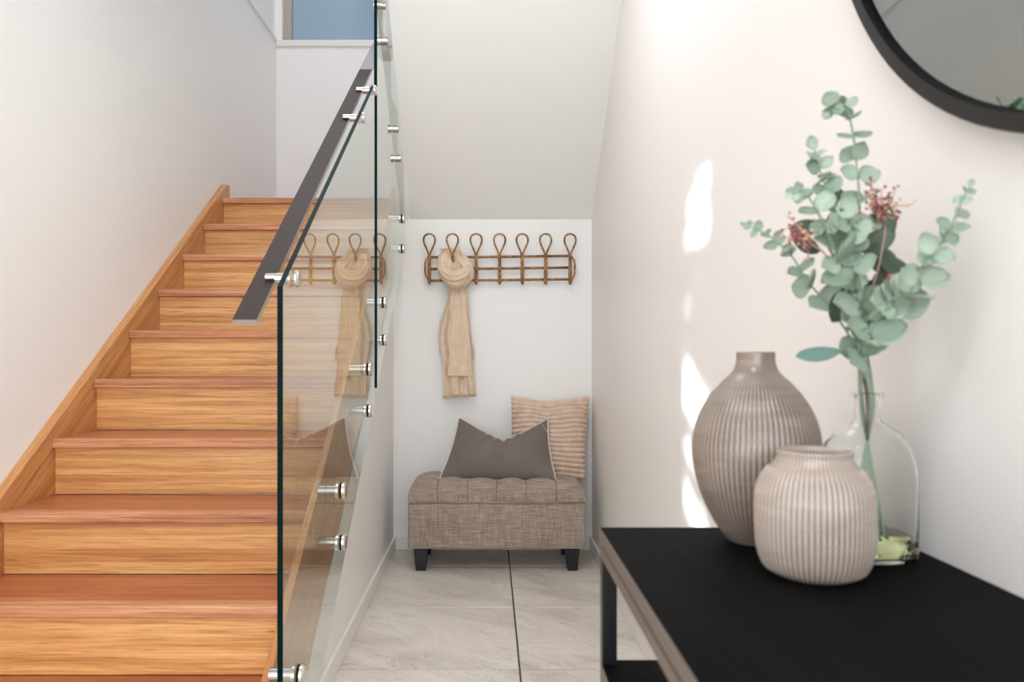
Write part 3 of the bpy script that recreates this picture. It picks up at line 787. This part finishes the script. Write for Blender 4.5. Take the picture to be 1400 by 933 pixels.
# glass bottle: rounded-square body, round neck
BXc, BYc = 0.4445, 0.922
def rs_ring(bm, z, a, k):   # superellipse ring, k=2 round .. 5 squarish
    out = []
    for i in range(64):
        t = 2 * PI * i / 64 ; c_, s_ = math.cos(t), math.sin(t)
        rr = a / (abs(c_) ** k + abs(s_) ** k) ** (1 / k)
        out.append(bm.verts.new((rr * c_, rr * s_, z)))
    return out
def rs_loft(bm, rows):
    R = [rs_ring(bm, z, a, k) for z, a, k in rows]
    for A, B in zip(R, R[1:]):
        for i in range(64): bm.faces.new((A[i], A[(i + 1) % 64], B[(i + 1) % 64], B[i]))
    bm.faces.new(R[0][::-1]); bm.faces.new(R[-1])
bm = bmesh.new()
outer = [(0.0005, 0.043, 4), (0.003, 0.0455, 4), (0.012, 0.0465, 4), (0.10, 0.0465, 4), (0.118, 0.0455, 3.6), (0.132, 0.042, 3), (0.144, 0.035, 2.5), (0.151, 0.026, 2.1), (0.156, 0.0175, 2), (0.162, 0.0145, 2), (0.183, 0.0140, 2), (0.186, 0.0175, 2), (0.190, 0.0178, 2), (0.1915, 0.0165, 2)]
inner = [(0.1915, 0.0125, 2), (0.186, 0.0115, 2), (0.162, 0.0118, 2), (0.155, 0.0145, 2), (0.150, 0.0225, 2.1), (0.142, 0.032, 2.5), (0.130, 0.0392, 3), (0.117, 0.0427, 3.6), (0.10, 0.0445, 4), (0.008, 0.0445, 4), (0.0045, 0.042, 4)]
rs_loft(bm, outer + inner)
bt = link('glass_bottle', bm, M_BOTTLE, None, True, (BXc, BYc, CZ))
tag(bt, 'clear glass bottle vase holding the eucalyptus behind the short vase', 'vase')
bm = bmesh.new()
rs_loft(bm, [(0.0052, 0.0405, 4), (0.0085, 0.0438, 4), (0.024, 0.0438, 4)])
link('water', bm, M_WATER, bt, True)

# ------------------------------------------------------------------ eucalyptus and berries
def leaf_mesh(name, w, L, cup=0.12, tip=0.0, mat=None):
    """roundish leaf, base at origin, growing along +Y, face +Z, real thickness"""
    bm = bmesh.new(); n = 14; m = 6; T = 0.0006
    top = []; bot = []
    for i in range(n + 1):
        t = i / n
        hwid = w / 2 * (math.sin(PI * t ** (0.85 + tip)) ** 0.62 if 0 < t < 1 else 0.0)
        hwid = max(hwid, 0.0012)
        r1 = []; r2 = []
        for k in range(m + 1):
            s_ = 2 * k / m - 1; z = cup * w * (s_ * s_) + 0.10 * L * math.sin(PI * t) * -0.4 - 0.02 * w * (1 - abs(s_))
            r1.append(bm.verts.new((s_ * hwid, L * t, z + T / 2))); r2.append(bm.verts.new((s_ * hwid, L * t, z - T / 2)))
        top.append(r1); bot.append(r2)
    for i in range(n):
        for k in range(m):
            bm.faces.new((top[i][k], top[i][k + 1], top[i + 1][k + 1], top[i + 1][k]))
            bm.faces.new((bot[i][k], bot[i + 1][k], bot[i + 1][k + 1], bot[i][k + 1]))
        bm.faces.new((top[i][0], top[i + 1][0], bot[i + 1][0], bot[i][0])); bm.faces.new((top[i][m], bot[i][m], bot[i + 1][m], top[i + 1][m]))
    for r1, r2 in ((top[0], bot[0]), (top[n], bot[n])):
        for k in range(m): bm.faces.new((r1[k], r2[k], r2[k + 1], r1[k + 1]))
    bmesh.ops.recalc_face_normals(bm, faces=bm.faces)
    me = bpy.data.meshes.new(name); bm.to_mesh(me); bm.free(); me.materials.append(mat)
    for p in me.polygons: p.use_smooth = True
    return me
ROUND = [leaf_mesh('leaf', 1.0, 1.0, 0.12, 0, M_LEAF), leaf_mesh('leaf', 0.86, 1.05, 0.16, 0.1, M_LEAF), leaf_mesh('leaf', 1.08, 0.95, 0.06, 0, M_LEAF)]
for me in ROUND:   # unit leaves are scaled per leaf: thin them to match
    pass
OVAL = leaf_mesh('leaf', 0.62, 1.0, 0.08, 0.1, M_LEAFD)
LONG = leaf_mesh('leaf', 0.34, 1.0, 0.05, 0.2, M_LEAFB)
def put_leaf(parent, me, base, direction, face, size, name='leaf'):
    yv = Vector(direction).normalized(); zv = Vector(face); zv = (zv - yv * zv.dot(yv))
    if zv.length < 1e-4: zv = Vector((0, 0, 1)) - yv * yv.z
    zv.normalize(); xv = yv.cross(zv)
    M = Matrix((xv, yv, zv)).transposed().to_4x4()
    # keep clear of the wall
    tip = Vector(base) + yv * size
    if tip.x > XR - 0.012:
        base = Vector(base) - Vector((tip.x - XR + 0.012, 0, 0))
    M.translation = Vector(base) - parent.location
    o = bpy.data.objects.new(name, me); COL.objects.link(o); o.parent = parent
    o.matrix_local = M @ Matrix.Diagonal((size, size, size, 1))
    return o
NECK = Vector((BXc, BYc, CZ + 0.19))
stem_no = [0]
def stem_root(name, label, cat, group=None):
    return empty(name, (BXc, BYc, CZ + 0.016), label, cat, group)
def stem_path(pts, off):
    k = stem_no[0]; stem_no[0] += 1
    a = k * 2.4; r = 0.0075
    foot = Vector((BXc - 0.020 * math.cos(a), BYc - 0.020 * math.sin(a), CZ + 0.016))
    neck = Vector((BXc + r * math.cos(a), BYc + r * math.sin(a), CZ + 0.182))
    nk2 = neck + Vector((0.0, 0, 0.022))
    return smooth_path([foot, (foot * .4 + neck * .6), neck] + [P(*q) for q in pts], 8)
def euc(label, pts, n0, size0, size1, start=0.35, mat=M_STEM, step=None, facing=(-0.35, -1, 0.25), seed=1, rad=0.0016, spin=0.9):
    root = stem_root('eucalyptus_stem', label, 'foliage', 'eucalyptus stems in the glass bottle')
    path = stem_path(pts, 0); L = len(path)
    tubeo('stem', [p - root.location for p in path], lambda t: rad * (1.15 - 0.6 * t), mat, root, seg=7)
    rnd = random.Random(seed); fc = Vector(facing)
    for k in range(n0):
        t = start + (1 - start) * (k + 0.5) / n0
        i = min(L - 2, int(t * (L - 1))); p = path[i]; tan = (path[i + 1] - path[i]).normalized()
        a = tan.cross(Vector((0.2, -1, 0.1))).normalized(); b = tan.cross(a).normalized()
        ang = k * PI / 2 * spin + rnd.uniform(-.35, .35)
        sz = (size0 + (size1 - size0) * k / max(1, n0 - 1)) * rnd.uniform(0.85, 1.12)
        for s_ in (1, -1):
            d = a * (math.cos(ang) * s_) + b * (math.sin(ang) * s_ * .6)
            d = (d + tan * rnd.uniform(0.05, 0.55) + Vector((rnd.uniform(-.2, .2), -0.15, rnd.uniform(-.2, .2)))).normalized()
            f = (fc + Vector((rnd.uniform(-.7, .7), rnd.uniform(-.3, .3), rnd.uniform(-.6, .6))) + tan * .5)
            put_leaf(root, ROUND[rnd.randrange(3)], p, d, f, sz * rnd.uniform(.85, 1.1))
    d = (path[-1] - path[-3]).normalized()
    put_leaf(root, ROUND[1], path[-1], d, fc, size1 * .8)
    return root
euc('tallest eucalyptus stem, tip curling over to the left', [(1178, 430, .915), (1176, 340, .912), (1175, 275, .91), (1171, 223, .908), (1165, 176, .905), (1156, 146, .90), (1143, 141, .895), (1132, 153, .89)], 10, 0.032, 0.014, 0.42, seed=4, spin=1.0)
euc('short upright eucalyptus stem just left of the tallest', [(1172, 440, .91), (1150, 330, .90), (1133, 270, .895), (1122, 235, .893), (1113, 205, .89)], 6, 0.032, 0.020, 0.55, seed=8)
euc('eucalyptus stem with small leaf cluster bending over above the left berries', [(1168, 440, .90), (1140, 340, .885), (1115, 285, .88), (1098, 262, .88), (1084, 266, .88)], 6, 0.028, 0.012, 0.5, seed=12)
euc('slender eucalyptus stem reaching furthest left with tiny tip leaves', [(1166, 470, .93), (1130, 415, .94), (1104, 385, .95), (1082, 350, .955), (1056, 326, .96), (1036, 314, .965), (1020, 308, .97)], 8, 0.034, 0.009, 0.42, seed=15)
euc('long eucalyptus stem reaching furthest right towards the wall', [(1186, 470, .89), (1210, 430, .86), (1240, 405, .83), (1262, 370, .815), (1282, 340, .805), (1300, 310, .795), (1313, 280, .785), (1325, 256, .78)], 10, 0.036, 0.010, 0.42, seed=23)
euc('broad-leaved eucalyptus stem filling the middle of the bunch', [(1176, 480, .905), (1176, 430, .885), (1170, 380, .88), (1160, 330, .875), (1158, 300, .87)], 8, 0.038, 0.032, 0.42, seed=31)
euc('low eucalyptus stem with pale leaves just above the bottle neck', [(1178, 510, .90), (1180, 480, .875), (1190, 455, .86), (1205, 425, .855), (1222, 400, .85)], 6, 0.036, 0.030, 0.5, seed=38)
# dark-leaved twig
root = stem_root('olive_green_twig', 'brown twig with dark olive-green leaves among the pale ones', 'foliage')
path = stem_path([(1172, 470, .925), (1158, 430, .93), (1148, 370, .93), (1128, 330, .93), (1112, 300, .93)], 0)
tubeo('stem', [p - root.location for p in path], 0.0014, M_TWIG, root, seg=7)
tubeo('side_twig', [P(1150, 378, .93) - root.location, P(1180, 350, .928) - root.location, P(1200, 330, .926) - root.location], 0.0011, M_TWIG, root, seg=6)
for px, py, dx, dy, sz in ((1118, 306, -1, .3, .030), (1132, 322, .6, -.9, .036), (1120, 345, -.9, -.5, .034), (1136, 352, .4, 1, .034), (1150, 365, .8, .9, .036), (1160, 395, -.5, .9, .040), (1175, 345, 1, -.6, .040), (1190, 338, .8, .9, .040), (1200, 352, .9, .6, .040), (1205, 330, .2, -1, .036), (1170, 400, .9, -.1, .036), (1190, 385, 1, -.1, .045), (1165, 430, .8, 1, .040), (1150, 300, -.2, -1, .036), (1180, 300, 1, .2, .030)):
    put_leaf(root, OVAL, P(px, py, .93), Vector((dx, random.uniform(-.3, .2), -dy)), (random.uniform(-.5, .5), -1, random.uniform(-.1, .6)), sz * 1.15)
root = stem_root('blue_green_leaf_stem', 'single long blue-green leaf sticking out low to the left', 'foliage')
path = stem_path([(1174, 500, .90), (1160, 484, .895), (1148, 478, .89)], 0)
tubeo('stem', [p - root.location for p in path], 0.0013, M_STEM, root, seg=7)
put_leaf(root, LONG, P(1150, 480, .89), Vector((-1, -.1, -.12)), (0, -.85, .45), .055)
def berries(label, pts, c, spread, n, seed):
    root = stem_root('berry_sprig', label, 'foliage', 'berry sprigs in the glass bottle')
    path = stem_path(pts, 0)
    tubeo('stem', [p - root.location for p in path], 0.0010, M_PINK, root, seg=6)
    rnd = random.Random(seed); b1 = bmesh.new(); b2 = bmesh.new(); b3 = bmesh.new(); tip = path[-1]
    for k in range(n):
        q = P(c[0] + rnd.gauss(0, spread), c[1] + rnd.gauss(0, spread * .95), c[2] + rnd.uniform(-.015, .012))
        j = path[-1 - rnd.randrange(0, 9)]
        mid = j.lerp(q, .55) + Vector((rnd.uniform(-.003, .003), 0, .003))
        tube(b2, [j - root.location, mid - root.location, q - root.location], 0.0007, 4)
        for e in range(rnd.choice((2, 3, 3))):
            qq = q + Vector((rnd.uniform(-.005, .005), rnd.uniform(-.004, .004), rnd.uniform(-.004, .006)))
            tube(b2, [q - root.location, qq - root.location], 0.0004, 4)
            bmesh.ops.create_icosphere(b1 if rnd.random() < .62 else b3, subdivisions=1, radius=rnd.uniform(.0011, .0021), matrix=Matrix.Translation(qq - root.location))
    tag(link('twiglets', b2, M_PINK, root, True), kind='stuff')
    tag(link('berries', b1, M_BERRY, root, True), 'burgundy berries', kind='stuff')
    tag(link('buds', b3, M_BERRY2, root, True), 'pale buds', kind='stuff')
berries('spray of small burgundy berries at the right of the bunch', [(1184, 430, .905), (1200, 370, .90), (1208, 330, .895), (1210, 310, .895), (1204, 290, .89)], (1206, 285, .875), 15, 48, 5)
berries('spray of small pink and red berries at the left of the bunch', [(1168, 440, .915), (1150, 380, .91), (1130, 350, .885), (1112, 335, .875), (1100, 328, .87)], (1093, 324, .865), 12, 36, 9)
berries('few dark berries hanging low to the right over dark leaves', [(1178, 460, .91), (1190, 420, .905), (1205, 395, .90), (1214, 386, .90)], (1219, 380, .90), 4, 7, 14)

# ------------------------------------------------------------------ round mirror
MXf = XR - 0.028; MC = Vector((XR, 0.515, EYE + 0.816)); MR = 0.648
mr = empty('round_mirror', MC, 'large round wall mirror with thick black frame above the console', 'mirror')
bm = bmesh.new(); SEG = 128
prof = [(MR, -0.001), (MR, -0.026), (MR - 0.002, -0.028), (MR - 0.018, -0.028), (MR - 0.020, -0.026), (MR - 0.020, -0.015), (MR - .022, -0.001)]
rings = [[bm.verts.new((h, r * math.cos(2 * PI * k / SEG), r * math.sin(2 * PI * k / SEG))) for k in range(SEG)] for r, h in prof]
for A, B in zip(rings, rings[1:] + rings[:1]):
    for k in range(SEG): bm.faces.new((A[k], A[(k + 1) % SEG], B[(k + 1) % SEG], B[k]))
for f in bm.faces:
    c_ = f.calc_center_median()
    if math.hypot(c_.y, c_.z) < MR - 0.0185: f.material_index = 1
bmesh.ops.recalc_face_normals(bm, faces=bm.faces)
o = link('frame', bm, [M_FRAME, M_RUBBER], mr, True); o.data.set_sharp_from_angle(angle=math.radians(35))
bm = bmesh.new()
a = [bm.verts.new((-0.020, (MR - 0.0205) * math.cos(2 * PI * k / SEG), (MR - 0.0205) * math.sin(2 * PI * k / SEG))) for k in range(SEG)]
b = [bm.verts.new((-0.0155, v.co.y, v.co.z)) for v in a]
bm.faces.new(a); bm.faces.new(b[::-1])
for k in range(SEG): bm.faces.new((a[k], b[k], b[(k + 1) % SEG], a[(k + 1) % SEG]))
bmesh.ops.recalc_face_normals(bm, faces=bm.faces)
link('mirror_glass', bm, M_MIRROR, mr)

# ------------------------------------------------------------------ unseen leaf screen added outside the side window, gaps shaped to the sun patches
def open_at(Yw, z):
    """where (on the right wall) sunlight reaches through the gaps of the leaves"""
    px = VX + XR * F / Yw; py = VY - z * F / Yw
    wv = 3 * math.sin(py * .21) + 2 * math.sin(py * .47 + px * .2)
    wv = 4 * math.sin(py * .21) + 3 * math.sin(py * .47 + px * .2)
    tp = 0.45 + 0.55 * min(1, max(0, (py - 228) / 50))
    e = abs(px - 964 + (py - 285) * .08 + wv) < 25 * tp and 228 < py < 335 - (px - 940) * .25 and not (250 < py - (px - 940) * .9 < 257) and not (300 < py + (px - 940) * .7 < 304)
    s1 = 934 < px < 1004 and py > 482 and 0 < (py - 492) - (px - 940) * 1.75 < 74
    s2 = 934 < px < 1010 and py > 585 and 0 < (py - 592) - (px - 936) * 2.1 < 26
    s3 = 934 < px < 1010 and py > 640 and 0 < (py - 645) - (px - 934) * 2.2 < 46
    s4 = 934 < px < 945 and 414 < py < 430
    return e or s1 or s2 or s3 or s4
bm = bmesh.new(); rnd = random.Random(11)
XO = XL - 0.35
def screen_leaf(c, r):
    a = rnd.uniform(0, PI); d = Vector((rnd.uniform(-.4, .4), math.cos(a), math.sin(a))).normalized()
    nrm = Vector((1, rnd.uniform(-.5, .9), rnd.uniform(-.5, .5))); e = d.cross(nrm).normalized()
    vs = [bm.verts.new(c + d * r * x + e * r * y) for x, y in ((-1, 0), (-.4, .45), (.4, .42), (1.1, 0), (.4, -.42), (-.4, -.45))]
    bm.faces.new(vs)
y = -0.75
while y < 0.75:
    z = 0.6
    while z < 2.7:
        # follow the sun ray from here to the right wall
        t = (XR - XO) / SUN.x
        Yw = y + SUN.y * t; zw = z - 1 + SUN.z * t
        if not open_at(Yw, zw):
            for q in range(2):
                screen_leaf(Vector((XO + rnd.uniform(-.03, .03), y + rnd.uniform(-.005, .005), z + rnd.uniform(-.005, .005))), rnd.uniform(.011, .015))
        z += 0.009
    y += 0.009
sh = link('sun_leaf_screen', bm, M_LEAFD)
tag(sh, 'unseen leaf screen added outside to shape the sun patches', 'shrub', kind='stuff')
